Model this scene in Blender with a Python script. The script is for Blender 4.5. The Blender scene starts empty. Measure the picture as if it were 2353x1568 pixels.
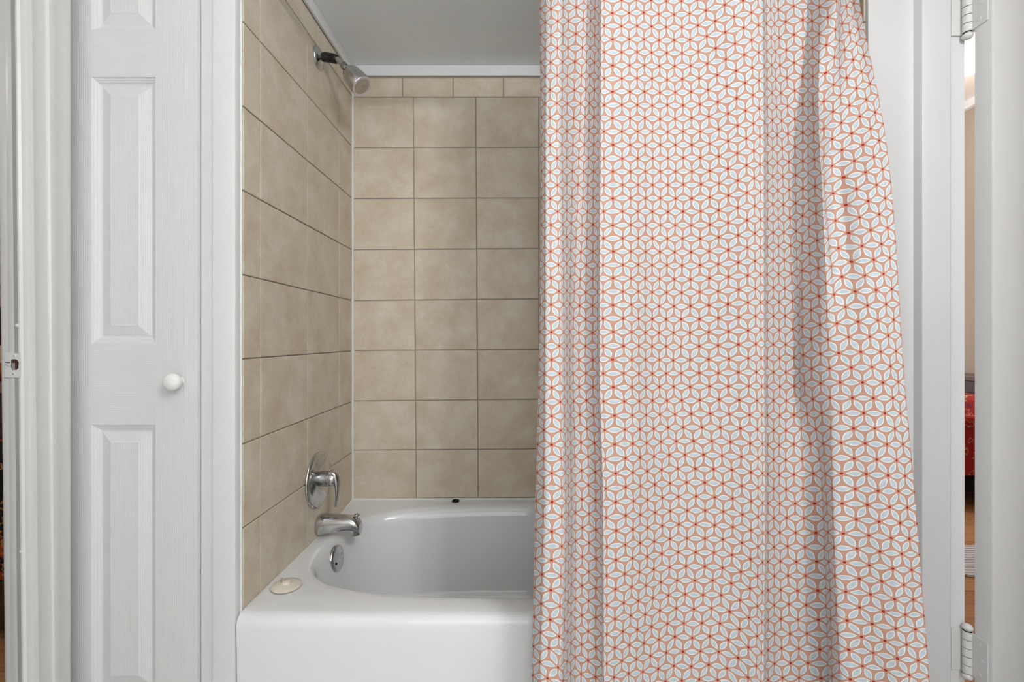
import bpy, bmesh, math, random
import numpy as np
from mathutils import Vector, Matrix

# ------------------------------------------------------------------ camera, world, lights, exposure
F, VX, VY, H = 1074.0, 1203.0, 784.0, 1.07      # focal length in pixels, principal column/row, eye height
sc = bpy.context.scene
C = sc.collection
cam = bpy.data.cameras.new('camera'); camo = bpy.data.objects.new('camera', cam); C.objects.link(camo)
cam.sensor_width = 36; cam.lens = F / 2353 * 36; cam.shift_x = (1176.5 - VX) / 2353
cam.clip_start = 0.02
camo.location = (0, 0, H); camo.rotation_euler = (math.pi / 2, 0, 0)
sc.camera = camo
w = bpy.data.worlds.new('world'); sc.world = w; w.use_nodes = True
w.node_tree.nodes['Background'].inputs[0].default_value = (0.9, 0.95, 1, 1)
w.node_tree.nodes['Background'].inputs[1].default_value = 0.35
sc.view_settings.view_transform = 'Standard'; sc.view_settings.look = 'None'
sc.view_settings.gamma = 1; sc.view_settings.use_curve_mapping = False
sc.view_settings.exposure = -0.20

def area(name, loc, rot, sx, sy, power, col=(1, 1, 1), spread=math.pi):
    l = bpy.data.lights.new(name, 'AREA'); l.shape = 'RECTANGLE'; l.size = sx; l.size_y = sy
    l.energy = power; l.color = col; l.spread = spread
    o = bpy.data.objects.new(name, l); C.objects.link(o); o.location = loc; o.rotation_euler = rot
    return o
def bulb(name, loc, r, power, col=(1, 1, 1)):
    l = bpy.data.lights.new(name, 'POINT'); l.shadow_soft_size = r; l.energy = power; l.color = col
    o = bpy.data.objects.new(name, l); C.objects.link(o); o.location = loc
    return o
# bathroom: unseen soft fill lights added overhead and behind the camera; two bulbs of the vanity fixture on the right wall
area('overhead_fill_light', (-0.1, -0.1, H + 1.33), (0, 0, 0), 1.0, 1.0, 3.0, (.97, .98, 1))
area('rear_fill_light', (-0.3, -1.62, H + 0.25), (math.pi / 2, 0, 0), 1.2, 1.5, 10, (.95, .975, 1))
for yy in (-0.34, -0.76):
    bulb('vanity_bulb_light', (0.80, yy, H + 0.98), 0.045, 48, (1, .99, .985))
# neighbouring rooms
area('bedroom_window_light', (2.4, 5.6, H + 0.3), (-math.pi / 2, 0, 0), 1.6, 1.6, 60, (1, .98, .96))
bulb('bedroom_lamp_light', (2.98, 3.14, H + 1.62), 0.15, 16, (1, .97, .93))
bulb('hall_lamp_light', (-2.6, 0.9, H + 1.1), 0.12, 14, (1, .95, .88))

# ------------------------------------------------------------------ helpers
def PX(px, Y): return (px - VX) / F * Y
def PZ(py, Y): return H + (VY - py) / F * Y
def P(px, py, Y): return Vector((PX(px, Y), Y, PZ(py, Y)))

def origin(o):
    v = Vector((0, 0, 0))
    while o is not None:
        v += o.location; o = o.parent
    return v
def obj(name, verts, faces, mat, parent=None, smooth=False, angle=35, loc=None):
    """one mesh object; verts in world coordinates"""
    base = origin(parent) if parent else Vector((0, 0, 0))
    l = Vector(loc) if loc is not None else base
    me = bpy.data.meshes.new(name)
    me.from_pydata([tuple(Vector(v) - l) for v in verts], [], faces)
    me.materials.append(mat)
    o = bpy.data.objects.new(name, me); C.objects.link(o)
    o.location = l - base
    if parent: o.parent = parent
    bm = bmesh.new(); bm.from_mesh(me); bmesh.ops.recalc_face_normals(bm, faces=bm.faces); bm.to_mesh(me); bm.free()
    if smooth:
        me.polygons.foreach_set('use_smooth', [True] * len(me.polygons))
        me.set_sharp_from_angle(angle=math.radians(angle))
    me.update()
    return o
def struct(o): o['kind'] = 'structure'; return o
def tag(o, label, cat, group=None):
    o['label'] = label; o['category'] = cat
    if group: o['group'] = group
    return o
def empty(name, loc):
    o = bpy.data.objects.new(name, None); C.objects.link(o); o.location = loc
    o.empty_display_size = 0.05
    return o
def merge(*parts):
    V, Fc = [], []
    for v, f in parts:
        n = len(V); V += list(v); Fc += [tuple(i + n for i in q) for q in f]
    return V, Fc
def box(x0, x1, y0, y1, z0, z1, b=0.0):
    if b <= 0:
        v = [(x, y, z) for x in (x0, x1) for y in (y0, y1) for z in (z0, z1)]
        return v, [(0, 1, 3, 2), (4, 6, 7, 5), (0, 4, 5, 1), (2, 3, 7, 6), (0, 2, 6, 4), (1, 5, 7, 3)]
    bm = bmesh.new()
    vs = [bm.verts.new((x, y, z)) for x in (x0, x1) for y in (y0, y1) for z in (z0, z1)]
    for q in [(0, 1, 3, 2), (4, 6, 7, 5), (0, 4, 5, 1), (2, 3, 7, 6), (0, 2, 6, 4), (1, 5, 7, 3)]:
        bm.faces.new([vs[i] for i in q])
    bmesh.ops.bevel(bm, geom=list(bm.edges), offset=b, segments=2, affect='EDGES', profile=0.5)
    bm.verts.index_update()
    r = [tuple(v.co) for v in bm.verts], [tuple(v.index for v in f.verts) for f in bm.faces]
    bm.free(); return r
def prism_z(pts, z0, z1, closed=True):
    """extrude an (x, y) outline along z"""
    n = len(pts); v = [(x, y, z0) for x, y in pts] + [(x, y, z1) for x, y in pts]
    f = [(i, (i + 1) % n, n + (i + 1) % n, n + i) for i in range(n if closed else n - 1)]
    if closed: f += [tuple(range(n)), tuple(range(n, 2 * n))]
    return v, f
def loft(rings, cap0=True, cap1=True, closed=True):
    n = len(rings[0]); v = [p for r in rings for p in r]; f = []
    for k in range(len(rings) - 1):
        for i in range(n if closed else n - 1):
            j = (i + 1) % n
            f.append((k * n + i, k * n + j, (k + 1) * n + j, (k + 1) * n + i))
    if cap0: f.append(tuple(range(n)))
    if cap1: f.append(tuple((len(rings) - 1) * n + i for i in range(n)))
    return v, f
def frame(d):
    d = Vector(d).normalized()
    a = Vector((0, 0, 1)) if abs(d.z) < 0.9 else Vector((1, 0, 0))
    u = d.cross(a).normalized(); return d, u, d.cross(u).normalized()
def lathe(c, axis, prof, n=40, caps=(True, True)):
    """prof: (distance along axis, radius)"""
    d, u, v = frame(axis); c = Vector(c); rings = []
    for t, r in prof:
        rings.append([c + d * t + (u * math.cos(a) + v * math.sin(a)) * r for a in [2 * math.pi * i / n for i in range(n)]])
    return loft(rings, *caps)
def tube(pts, r, n=20):
    pts = [Vector(p) for p in pts]; rs = r if isinstance(r, (list, tuple)) else [r] * len(pts)
    rings = []; pu = None
    for i, p in enumerate(pts):
        d = (pts[min(i + 1, len(pts) - 1)] - pts[max(i - 1, 0)]).normalized()
        if pu is None: _, pu, _ = frame(d)
        u = (pu - d * pu.dot(d)).normalized(); pu = u; v = d.cross(u)
        rings.append([p + (u * math.cos(a) + v * math.sin(a)) * rs[i] for a in [2 * math.pi * k / n for k in range(n)]])
    return loft(rings)
def torus(c, axis, R, r, n=32, m=10):
    d, u, v = frame(axis); c = Vector(c); V = []; Fc = []
    for i in range(n):
        a = 2 * math.pi * i / n; e = u * math.cos(a) + v * math.sin(a)
        for k in range(m):
            b = 2 * math.pi * k / m; V.append(c + e * (R + r * math.cos(b)) + d * r * math.sin(b))
    for i in range(n):
        for k in range(m):
            Fc.append((i * m + k, i * m + (k + 1) % m, ((i + 1) % n) * m + (k + 1) % m, ((i + 1) % n) * m + k))
    return V, Fc

# ------------------------------------------------------------------ materials
def lin(c):
    return tuple((x / 255 / 12.92) if x / 255 <= .04045 else ((x / 255 + .055) / 1.055) ** 2.4 for x in c) + (1,)
def mat(name, col, rough=0.5, metal=0.0, spec=0.5, coat=0.0):
    m = bpy.data.materials.new(name); m.use_nodes = True
    b = m.node_tree.nodes['Principled BSDF']
    b.inputs['Base Color'].default_value = lin(col) if max(col) > 1.01 else tuple(col) + (1,)
    b.inputs['Roughness'].default_value = rough; b.inputs['Metallic'].default_value = metal
    b.inputs['Specular IOR Level'].default_value = spec; b.inputs['Coat Weight'].default_value = coat
    return m
def nd(m, t, **k):
    n = m.node_tree.nodes.new(t)
    for a, b in k.items(): setattr(n, a, b)
    return n
def noise(m, scale, detail=4, vec=None, rough=0.55, stretch=None, coord='Object'):
    n = nd(m, 'ShaderNodeTexNoise'); n.inputs['Scale'].default_value = scale
    n.inputs['Detail'].default_value = detail; n.inputs['Roughness'].default_value = rough
    tc = nd(m, 'ShaderNodeTexCoord'); mp = nd(m, 'ShaderNodeMapping')
    if stretch: mp.inputs['Scale'].default_value = stretch
    m.node_tree.links.new(tc.outputs[coord], mp.inputs[0]); m.node_tree.links.new(mp.outputs[0], n.inputs['Vector'])
    return n.outputs['Fac']
def ramp(m, src, stops):
    r = nd(m, 'ShaderNodeValToRGB'); e = r.color_ramp.elements
    while len(e) > 1: e.remove(e[-1])
    e[0].position, e[0].color = stops[0][0], stops[0][1]
    for p, c in stops[1:]:
        x = e.new(p); x.color = c
    m.node_tree.links.new(src, r.inputs[0]); return r.outputs[0]
def to_base(m, s): m.node_tree.links.new(s, m.node_tree.nodes['Principled BSDF'].inputs['Base Color'])
def bump(m, src, strength, dist):
    b = nd(m, 'ShaderNodeBump'); b.inputs['Strength'].default_value = strength; b.inputs['Distance'].default_value = dist
    m.node_tree.links.new(src, b.inputs['Height'])
    m.node_tree.links.new(b.outputs[0], m.node_tree.nodes['Principled BSDF'].inputs['Normal'])
def paint(name, col, rough=.38, amp=.0012, stretch=(1, 1, .25), scale=22):
    m = mat(name, col, rough)
    c = lin(col); n = noise(m, 3.0, 3)
    to_base(m, ramp(m, n, [(.3, tuple(x * .97 for x in c[:3]) + (1,)), (.7, c)]))
    bump(m, noise(m, scale, 5, stretch=stretch), .35, amp)
    return m
WHITE = (224, 225, 227)
M_paint = paint('gloss_white_paint', WHITE)
M_old = paint('thick_old_white_paint', (222, 223, 222), .3, .003, (1, 1, .3), 30)
M_wall = paint('white_wall_paint', (226, 226, 224), .6, .0006, (1, 1, 1), 60)
M_ceil = paint('alcove_ceiling_paint', (240, 245, 250), .7, .0005, (1, 1, 1), 60)
M_trimw = mat('white_vinyl_trim', (240, 241, 243), .35)
M_caulk = mat('white_caulk', (232, 236, 234), .4); bump(M_caulk, noise(M_caulk, 60, 4), .5, .002)
def grain(name, stretch):
    m = mat(name, (224, 225, 226), .42)
    a = noise(m, 9, 6, stretch=stretch, rough=.6)
    wv = nd(m, 'ShaderNodeTexWave'); wv.bands_direction = 'X' if stretch[2] < 1 else 'Z'
    wv.inputs['Scale'].default_value = 75; wv.inputs['Distortion'].default_value = 6
    wv.inputs['Detail'].default_value = 3; wv.inputs['Detail Scale'].default_value = .6
    tc = nd(m, 'ShaderNodeTexCoord'); mp = nd(m, 'ShaderNodeMapping')
    mp.inputs['Scale'].default_value = (1, 1, .12) if stretch[2] < 1 else (.12, 1, 1)
    L = m.node_tree.links; L.new(tc.outputs['Object'], mp.inputs[0]); L.new(mp.outputs[0], wv.inputs['Vector'])
    mx = nd(m, 'ShaderNodeMath', operation='MULTIPLY'); L.new(a, mx.inputs[0]); L.new(wv.outputs['Fac'], mx.inputs[1])
    bump(m, mx.outputs[0], .38, .0010)
    return m
M_gv = grain('embossed_white_door_upright_grain', (14, 14, .7))
M_gh = grain('embossed_white_door_cross_grain', (.7, 14, 14))
M_porc = mat('white_porcelain', (236, 238, 241), .12, coat=.3)
M_knob = mat('white_ceramic', (240, 240, 239), .25)
M_dark = mat('dark_gap', (25, 23, 22), .8)
M_black = mat('black_tape', (14, 12, 11), .45); bump(M_black, noise(M_black, 90, 3), 1, .004)
M_beige = mat('beige_rubber', (226, 219, 206), .4)
M_face = mat('lilac_plastic_face', (176, 164, 170), .5)
def chrome(name, v, r):
    m = mat(name, (v, v, v + .01), r, 1.0)
    n = noise(m, 45, 5)
    rr = nd(m, 'ShaderNodeMapRange'); rr.inputs[1].default_value = .35; rr.inputs[2].default_value = .75
    rr.inputs[3].default_value = r * .7; rr.inputs[4].default_value = r * 2.4
    m.node_tree.links.new(n, rr.inputs[0])
    m.node_tree.links.new(rr.outputs[0], m.node_tree.nodes['Principled BSDF'].inputs['Roughness'])
    to_base(m, ramp(m, noise(m, 30, 6), [(.35, (v * .78, v * .78, v * .79, 1)), (.6, (v, v, v * 1.01, 1))]))
    return m
M_chrome = chrome('worn_chrome', .62, .10)
M_grout = mat('grey_brown_grout', (160, 151, 141), .85)
M_groutl = mat('pale_grout', (205, 203, 196), .8)
# tile: beige stone print with soft mottling; each tile a little different
def tile_mat():
    m = mat('beige_stone_look_tile', (190, 176, 155), .38, spec=.35)
    L = m.node_tree.links
    oi = nd(m, 'ShaderNodeObjectInfo'); tc = nd(m, 'ShaderNodeTexCoord')
    vm = nd(m, 'ShaderNodeVectorMath', operation='SCALE'); vm.inputs[3].default_value = 1
    cmb = nd(m, 'ShaderNodeCombineXYZ'); mu = nd(m, 'ShaderNodeMath', operation='MULTIPLY'); mu.inputs[1].default_value = 37
    L.new(oi.outputs['Random'], mu.inputs[0])
    for i in range(3): L.new(mu.outputs[0], cmb.inputs[i])
    ad = nd(m, 'ShaderNodeVectorMath', operation='ADD'); L.new(tc.outputs['Object'], ad.inputs[0]); L.new(cmb.outputs[0], ad.inputs[1])
    n1 = nd(m, 'ShaderNodeTexNoise'); n1.inputs['Scale'].default_value = 9; n1.inputs['Detail'].default_value = 8; n1.inputs['Roughness'].default_value = .62
    n2 = nd(m, 'ShaderNodeTexNoise'); n2.inputs['Scale'].default_value = 120; n2.inputs['Detail'].default_value = 3
    L.new(ad.outputs[0], n1.inputs['Vector']); L.new(ad.outputs[0], n2.inputs['Vector'])
    mx = nd(m, 'ShaderNodeMath', operation='MULTIPLY_ADD'); mx.inputs[1].default_value = .28
    L.new(n2.outputs['Fac'], mx.inputs[0]); L.new(n1.outputs['Fac'], mx.inputs[2])
    m3 = nd(m, 'ShaderNodeMath', operation='MULTIPLY_ADD'); m3.inputs[1].default_value = .07; L.new(oi.outputs['Random'], m3.inputs[0]); L.new(mx.outputs[0], m3.inputs[2])
    to_base(m, ramp(m, m3.outputs[0], [(.42, lin((196, 180, 157))), (.56, lin((206, 192, 170))), (.70, lin((213, 202, 183))), (.84, lin((220, 212, 197)))]))
    bump(m, n2.outputs['Fac'], .12, .0008)
    return m
M_tile = tile_mat()

XJ_ = 1.0605                                # far face of the right wall
# ------------------------------------------------------------------ room shell
XL, XR = -1.060, 0.950                      # bathroom side walls
AL, AR, AF, AB = -0.692, 0.840, 1.1466, 1.885   # alcove: left, right, front edge, back
ZC = H + 1.108                               # alcove ceiling
def slab(name, x0, x1, y0, y1, z0, z1, m, parent=None, b=0):
    o = obj(name, *box(x0, x1, y0, y1, z0, z1, b), m, parent)
    if parent is None: struct(o)
    return o
slab('ceiling', AL - .06, AR + .06, AF + .01, AB + .06, ZC, ZC + .05, M_ceil)
slab('ceiling_bathroom', XL - .04, XJ_, -1.75, 1.20, H + 1.37, H + 1.42, M_wall)
slab('floor_bathroom', XL - .04, XJ_, -1.75, 1.95, -.05, 0, mat('pale_floor_tile', (214, 213, 210), .45))
slab('wall_front', XL - .04, XJ_, -1.80, -1.70, 0, H + 1.37, M_wall)          # behind the camera
slab('wall_header', AL - .41, AR + .09, AF + .01, AF + .06, ZC + .05, H + 1.37, M_wall)

# alcove walls with tiles as children
wall_b = slab('wall_back', AL - .02, AR + .02, AB, AB + .04, 0, ZC, M_grout)
wall_l = slab('wall_alcove_left', AL - .04, AL, AF, AB + .04, 0, ZC, M_grout)
wall_r = slab('wall_alcove_right', AR, AR + .04, AF + .0, AB + .04, 0, ZC, M_grout)

def tile(q, nrm, parent, name='tile'):
    """q: four corners in world space on the wall plane, pulled in by the joint; a chamfered slab"""
    g, c, t = .0017, .0020, .0036 + random.uniform(-.0004, .0006)
    q = [Vector(p) for p in q]; n = Vector(nrm)
    cen = sum(q, Vector()) / 4
    def inset(d):
        out = []
        for i in range(4):
            a = (q[(i + 1) % 4] - q[i]).normalized(); b = (q[(i - 1) % 4] - q[i]).normalized()
            out.append(q[i] + (a + b) * d)
        return out
    o0 = inset(g); o1 = inset(g + c)
    tl = [random.uniform(-.0004, .0004) for _ in range(4)]
    v = [p for p in o0] + [p + n * (t - c * .6) for p in o0] + [p + n * (t + tl[i]) for i, p in enumerate(o1)]
    f = [(i, (i + 1) % 4, 4 + (i + 1) % 4, 4 + i) for i in range(4)] + [(4 + i, 4 + (i + 1) % 4, 8 + (i + 1) % 4, 8 + i) for i in range(4)] + [(8, 9, 10, 11)]
    return obj(name, v, f, M_tile, parent, smooth=False, loc=cen)
random.seed(4)
BS = F / 1.88                                    # pixels per metre on the back wall
rows_bl = [(VY - y) / BS for y in (222.6, 339.3, 456.6, 574.3, 691.4, 806.4, 922.5, 1035.4, 1147.5)]
rows_br = [(VY - y) / BS for y in (222.6, 338.2, 454.5, 571.0, 686.8, 803.2, 918.2, 1032.5, 1143.0)]
xb_top = [AL, PX(949, 1.88), PX(1093.3, 1.88), PX(1238.3, 1.88), .316, .570, .822, AR]
xb_bot = [AL, PX(956.5, 1.88), PX(1099, 1.88), PX(1239.5, 1.88), .318, .572, .824, AR]
def zb(r, x):
    t = (x - AL) / (PX(1240, 1.88) - AL); t = min(t, 1.3); return H + rows_bl[r] + (rows_br[r] - rows_bl[r]) * t
for r in range(8):
    for c in range(7):
        t0 = r / 8; t1 = (r + 1) / 8
        xs = lambda k, t: xb_top[k] + (xb_bot[k] - xb_top[k]) * t
        a, b, cc, d = xs(c, t0), xs(c + 1, t0), xs(c + 1, t1), xs(c, t1)
        tile([(a, AB, zb(r, a)), (b, AB, zb(r, b)), (cc, AB, zb(r + 1, cc)), (d, AB, zb(r + 1, d))], (0, -1, 0), wall_b)
capz = H + (VY - 178.5) / BS
xc = [AL] + [PX(p, 1.88) for p in (924.6, 1040.7, 1156.7)]
while xc[-1] + .203 < AR: xc.append(xc[-1] + .203)
xc.append(AR)
for i in range(len(xc) - 1):
    a, b = xc[i], xc[i + 1]
    tile([(a, AB, capz), (b, AB, capz), (b, AB, zb(0, b)), (a, AB, zb(0, a))], (0, -1, 0), wall_b, 'cap_tile')
YL = [AF, 1.222, 1.489, 1.744, AB]
z_front = [.988, .7845, .577, .370, .1627, -.0438, -.252, -.4585, -.6600]     # at the second joint
z_corn = [.983, .782, .5746, .367, .163, -.0406, -.2434, -.4478, -.6405]
def zl(r, y):
    if r == 8: return H + (-.661 if y < 1.70 else -.661 + (y - 1.70) / .18 * .021)
    t = (y - 1.222) / (1.88 - 1.222); return H + z_front[r] + (z_corn[r] - z_front[r]) * t
for X, nrm, par, s in ((AL, (1, 0, 0), wall_l, 1), (AR, (-1, 0, 0), wall_r, 1)):
    for r in range(8):
        for c in range(4):
            y0, y1 = YL[c], YL[c + 1]
            tile([(X, y0, zl(r, y0)), (X, y1, zl(r, y1)), (X, y1, zl(r + 1, y1)), (X, y0, zl(r + 1, y0))], nrm, par)
    yc = [AF, 1.159, 1.362, 1.565, 1.769, AB]
    for i in range(1, 5):
        y0, y1 = (yc[i] if i > 1 else AF), yc[i + 1]
        tile([(X, y0, capz), (X, y1, capz), (X, y1, zl(0, y1)), (X, y0, zl(0, y0))], nrm, par, 'cap_tile')
# thin cream set-back strip over the cap tiles (bullnose shadow line) and white trim under the ceiling
zt0 = H + (VY - 175) / BS
for nm, a in (('trim_1', (AL, AR, AB - .011, AB, zt0, ZC)), ('trim_2', (AL, AL + .011, AF, AB, zt0, ZC)), ('trim_3', (AR - .011, AR, AF, AB, zt0, ZC))):
    struct(obj(nm, *box(*a, b=.003), M_trimw, smooth=True))
# caulk beads in the corners and along the tub
def bead(name, pts, r, m=M_caulk):
    P_ = []; rs = []
    random.seed(len(name) + int(r * 1e4))
    for a, b in zip(pts[:-1], pts[1:]):
        a, b = Vector(a), Vector(b); n = max(2, int((b - a).length / .02))
        for k in range(n): P_.append(a + (b - a) * k / n); rs.append(r * random.uniform(.82, 1.15))
    P_.append(Vector(pts[-1])); rs.append(r)
    return struct(obj(name, *tube(P_, rs, 10), m, smooth=True, angle=60))
bead('trim_4', [(AL + .0035, AB - .0035, zt0), (AL + .004, AB - .004, H - .64)], .0062)
bead('trim_5', [(AR - .0035, AB - .0035, zt0), (AR - .004, AB - .004, H - .64)], .006)
bead('trim_6', [(AL + .003, AF + .004, H - .665), (AL + .003, 1.7, H - .661), (AL + .003, AB - .003, H - .640)], .0055)
bead('trim_7', [(AL + .003, AB - .003, H - .6385), (AR, AB - .003, H - .635)], .0055)
bead('trim_8', [(AL - .0005, AF - .001, 0.35), (AL - .0005, AF - .001, ZC)], .0028)
# pale grout filling one upright joint near the faucet
struct(obj('trim_9', *box(AL, AL + .0035, 1.4872, 1.4908, H - .66, H - .36), M_groutl))

# ------------------------------------------------------------------ left part: casing, bifold closet door, door jamb with strike plate
# casing right beside the tub
cx0, cx1 = PX(487, 1.122), PX(540.5, 1.122)
pts = [(cx0, 1.1466), (cx0, 1.1232), (cx0 + .0012, 1.122), (cx1 - .006, 1.122), (cx1 - .002, 1.1236), (cx1, 1.127), (cx1, 1.1466)]
struct(obj('trim_10', *prism_z(pts, 0, H + 1.37), M_paint, smooth=True))
# narrow jamb strip between the casing and the closet door
jx0 = PX(461, 1.126)
pts = [(jx0, 1.16), (jx0, 1.128), (jx0 + .002, 1.1255), (cx0 - .0014, 1.1245), (cx0 - .0009, 1.1255), (cx0 - .0009, 1.16)]
struct(obj('trim_11', *prism_z(pts, 0, H + 1.2), M_paint, smooth=True))
slab('wall_closet', -1.14, AL - .001, 1.22, 1.24, 0, H + 1.37, M_wall)
slab('wall_above_closet', -1.14, cx0, 1.128, 1.16, H + 1.2, H + 1.37, M_wall)
slab('wall_closet_side', AL - .10, AL - .041, 1.165, 1.22, 0, H + 1.37, M_wall)

DY = 1.118                                       # closet door face
door = struct(empty('door_1', (-.945, DY, 0.02)))
dx0, dx1 = -1.118, jx0 - .0015
pxl, pxr = PX(210, DY), PX(357, DY)
T = .034
obj('stile', *box(dx0, pxl, DY, DY + T, .02, H + 1.1, .0), M_gv, door)
obj('stile', *box(pxr, dx1, DY, DY + T, .02, H + 1.1, .0), M_gv, door)
zb_ = {}
def zz(py): return PZ(py, DY)
panels = [(zz(-320), zz(68)), (zz(177), zz(790)), (zz(977), zz(1597))]
rails = [(H + 1.1, panels[0][0]), (panels[0][1], panels[1][0]), (panels[1][1], panels[2][0]), (panels[2][1], .02)]
for hi, lo in rails:
    obj('rail', *box(pxl, pxr, DY, DY + T, lo, hi), M_gh, door)
prof = [(0, 0), (.0015, .0035), (.005, .0045), (.0062, .0062), (.0095, .0070), (.0108, .0092), (.0145, .0105), (.0175, .0110), (.0400, .0042), (.0425, .0030)]
for (hi, lo) in panels:
    rings = []
    for o_, d_ in prof:
        rings.append([(pxl + o_, DY + d_, hi - o_), (pxr - o_, DY + d_, hi - o_), (pxr - o_, DY + d_, lo + o_), (pxl + o_, DY + d_, lo + o_)])
    v, f = loft(rings, cap0=False, cap1=True)
    obj('panel', v, f, M_gv, door)
kc = P(402, 877, DY)
kprof = [(0, .0105), (.002, .0105), (.0045, .0088), (.010, .0082), (.013, .0115), (.0165, .0165), (.021, .0196), (.026, .0205), (.031, .0192), (.035, .0155), (.0375, .0095), (.0385, .001)]
o = obj('knob', *lathe(Vector((PX(414, DY), DY, PZ(876, DY))), (0, -1, 0), kprof, 36), M_knob, door, smooth=True, angle=60)
o['label'] = 'round white ceramic knob'

# left wall: thin wall with a door opening; everything leans a little, as in the old house
zt, zbm = H + .79, H - .79                       # heights where the leaning profile was read
def lean(lst, z):
    """lst of (x at top, y at top, x at bottom, y at bottom)"""
    t = (z - zbm) / (zt - zbm); return [(a * t + c * (1 - t), b * t + d * (1 - t)) for a, b, c, d in lst]
def lean_prism(name, lst, m, z0, z1, parent=None, n=12):
    rings = []
    for k in range(n + 1):
        z = z0 + (z1 - z0) * k / n
        rings.append([(x, y, z) for x, y in lean(lst, z)])
    return obj(name, *loft(rings), m, parent, smooth=True, angle=28)
def onx(X, pt, pb):                              # point on plane X seen at column pt (top) / pb (bottom)
    return (X, X * F / (pt - VX), X, X * F / (pb - VX))
cas = [onx(-1.050, 37, 55), onx(-1.0465, 45, 63), onx(-1.046, 57, 75), onx(-1.0415, 61, 79), onx(-1.0375, 66, 84), onx(-1.0370, 72, 90),
       onx(-1.0405, 78, 95), onx(-1.0435, 84, 100), onx(-1.0435, 102, 118), onx(-1.040, 106, 121), onx(-1.0365, 112, 126),
       onx(-1.0360, 122, 135), onx(-1.040, 128, 140), onx(-1.0435, 138, 147), onx(-1.0445, 150, 154), onx(-1.0445, 158, 158), onx(-1.048, 162, 162)]
back = [(-1.062, cas[-1][1] + .006, -1.062, cas[-1][3] + .006), (-1.062, cas[0][1], -1.062, cas[0][3])]
o = lean_prism('trim_12', cas + back, M_old, 0, H + 1.0); struct(o)
# jamb face looking at the camera
def ony(px_t, px_b, dy=0.0):
    yt, yb = cas[0][1] + dy, cas[0][3] + dy
    return (PX(px_t, yt), yt, PX(px_b, yb), yb)
jam = [ony(37, 55, .0006), ony(33, 51, .0000), ony(14, 29, .0000), ony(12.5, 27, .0016), ony(10, 25, .0018), ony(-4, 17, .0022), ony(-8, 13, .004), ony(-8, 13, .03), ony(37, 55, .03)]
wall_left = lean_prism('wall_left', [ony(37, 55, .002), ony(-6, 14.5, .004), (-1.098, 1.0938, -1.098, 1.0938), (-1.0605, 1.0938, -1.0605, 1.0938)], M_wall, 0, H + 1.37); struct(wall_left)
o = lean_prism('trim_13', jam, M_old, 0, H + 1.0); struct(o)
slab('wall_left_return', -1.17, -1.122, 1.07, 1.225, 0, H + 1.37, M_wall)
slab('wall_left_near', XL - .038, XL, -1.75, .20, 0, H + 1.37, M_wall)
slab('wall_left_above', XL - .038, XL, .20, .975, H + 1.0, H + 1.37, M_wall)
# strike plate
def onj(px, py, dy=0.0):
    t = (VY - py) / F; y0 = cas[0][1] + (cas[0][3] - cas[0][1]) * (py / 1568)
    return Vector((PX(px, y0 + dy), y0 + dy, PZ(py, y0)))
sp = empty('strike_plate', onj(29, 868))
tag(sp, 'white-painted metal strike plate screwed to the left door jamb', 'strike plate')
oc = [(13.2, 810.5), (46.5, 813), (47, 868.5), (9.5, 866.5)]
hole = [(26, 827), (31, 825.6), (36, 826), (41, 829), (43, 833), (42.5, 846), (38, 850.5), (33, 850.5), (28, 848), (25.5, 843), (26, 835), (25.5, 831)]
outer = []
for i in range(12):                              # outer ring matched to the hole points
    hx, hy = hole[i]; cx_, cy_ = 34.5, 838.5
    dx_, dy_ = hx - cx_, hy - cy_; best = 1e9
    for a, b in zip(oc, oc[1:] + oc[:1]):
        ex, ey = b[0] - a[0], b[1] - a[1]; den = dx_ * ey - dy_ * ex
        if abs(den) < 1e-9: continue
        t = ((a[0] - cx_) * ey - (a[1] - cy_) * ex) / den; s = ((a[0] - cx_) * dy_ - (a[1] - cy_) * dx_) / den
        if t > 0 and -1e-6 <= s <= 1 + 1e-6: best = min(best, t)
    outer.append((cx_ + dx_ * best, cy_ + dy_ * best))
v = []; f = []
for k, (lst, dy) in enumerate(((outer, -.0001), (outer, -.0020), (hole, -.0020), (hole, .006))):
    v += [onj(x, y, dy) for x, y in lst]
for k in range(3):
    for i in range(12): f.append((k * 12 + i, k * 12 + (i + 1) % 12, (k + 1) * 12 + (i + 1) % 12, (k + 1) * 12 + i))
# corners of the plate so it stays square
for c_ in oc:
    j = min(range(12), key=lambda i: (outer[i][0] - c_[0]) ** 2 + (outer[i][1] - c_[1]) ** 2)
    outer[j] = c_
v = []
for k, (lst, dy) in enumerate(((outer, -.0001), (outer, -.0020), (hole, -.0020), (hole, .006))):
    v += [onj(x, y, dy) for x, y in lst]
obj('plate', v, f, M_old, sp)
obj('latch_hole', [onj(x, y, -.0006) for x, y in hole], [tuple(range(12))], mat('brown_hole', (62, 40, 28), .8), sp)
a = onj(31.5, 841, -.0015)
obj('latch_tongue', *box(a.x - .0028, a.x + .0026, a.y - .0012, a.y + .0008, a.z - .009, a.z + .006, .0006), mat('dull_metal', (150, 146, 140), .5), sp)
for x, y in ((34, 817.8), (31.6, 858.6)):
    a = onj(x, y, -.0019)
    s = obj('screw', *lathe(a, (0, -1, 0), [(0, .0034), (.0006, .0034), (.0011, .0026), (.0011, .0006)], 16), M_old, sp, smooth=True)
    obj('screw_slot', *box(a.x - .0007, a.x + .0007, a.y - .0014, a.y - .0008, a.z - .0007, a.z + .0007), M_dark, s)
v = []
random.seed(3)
parts = []
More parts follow.
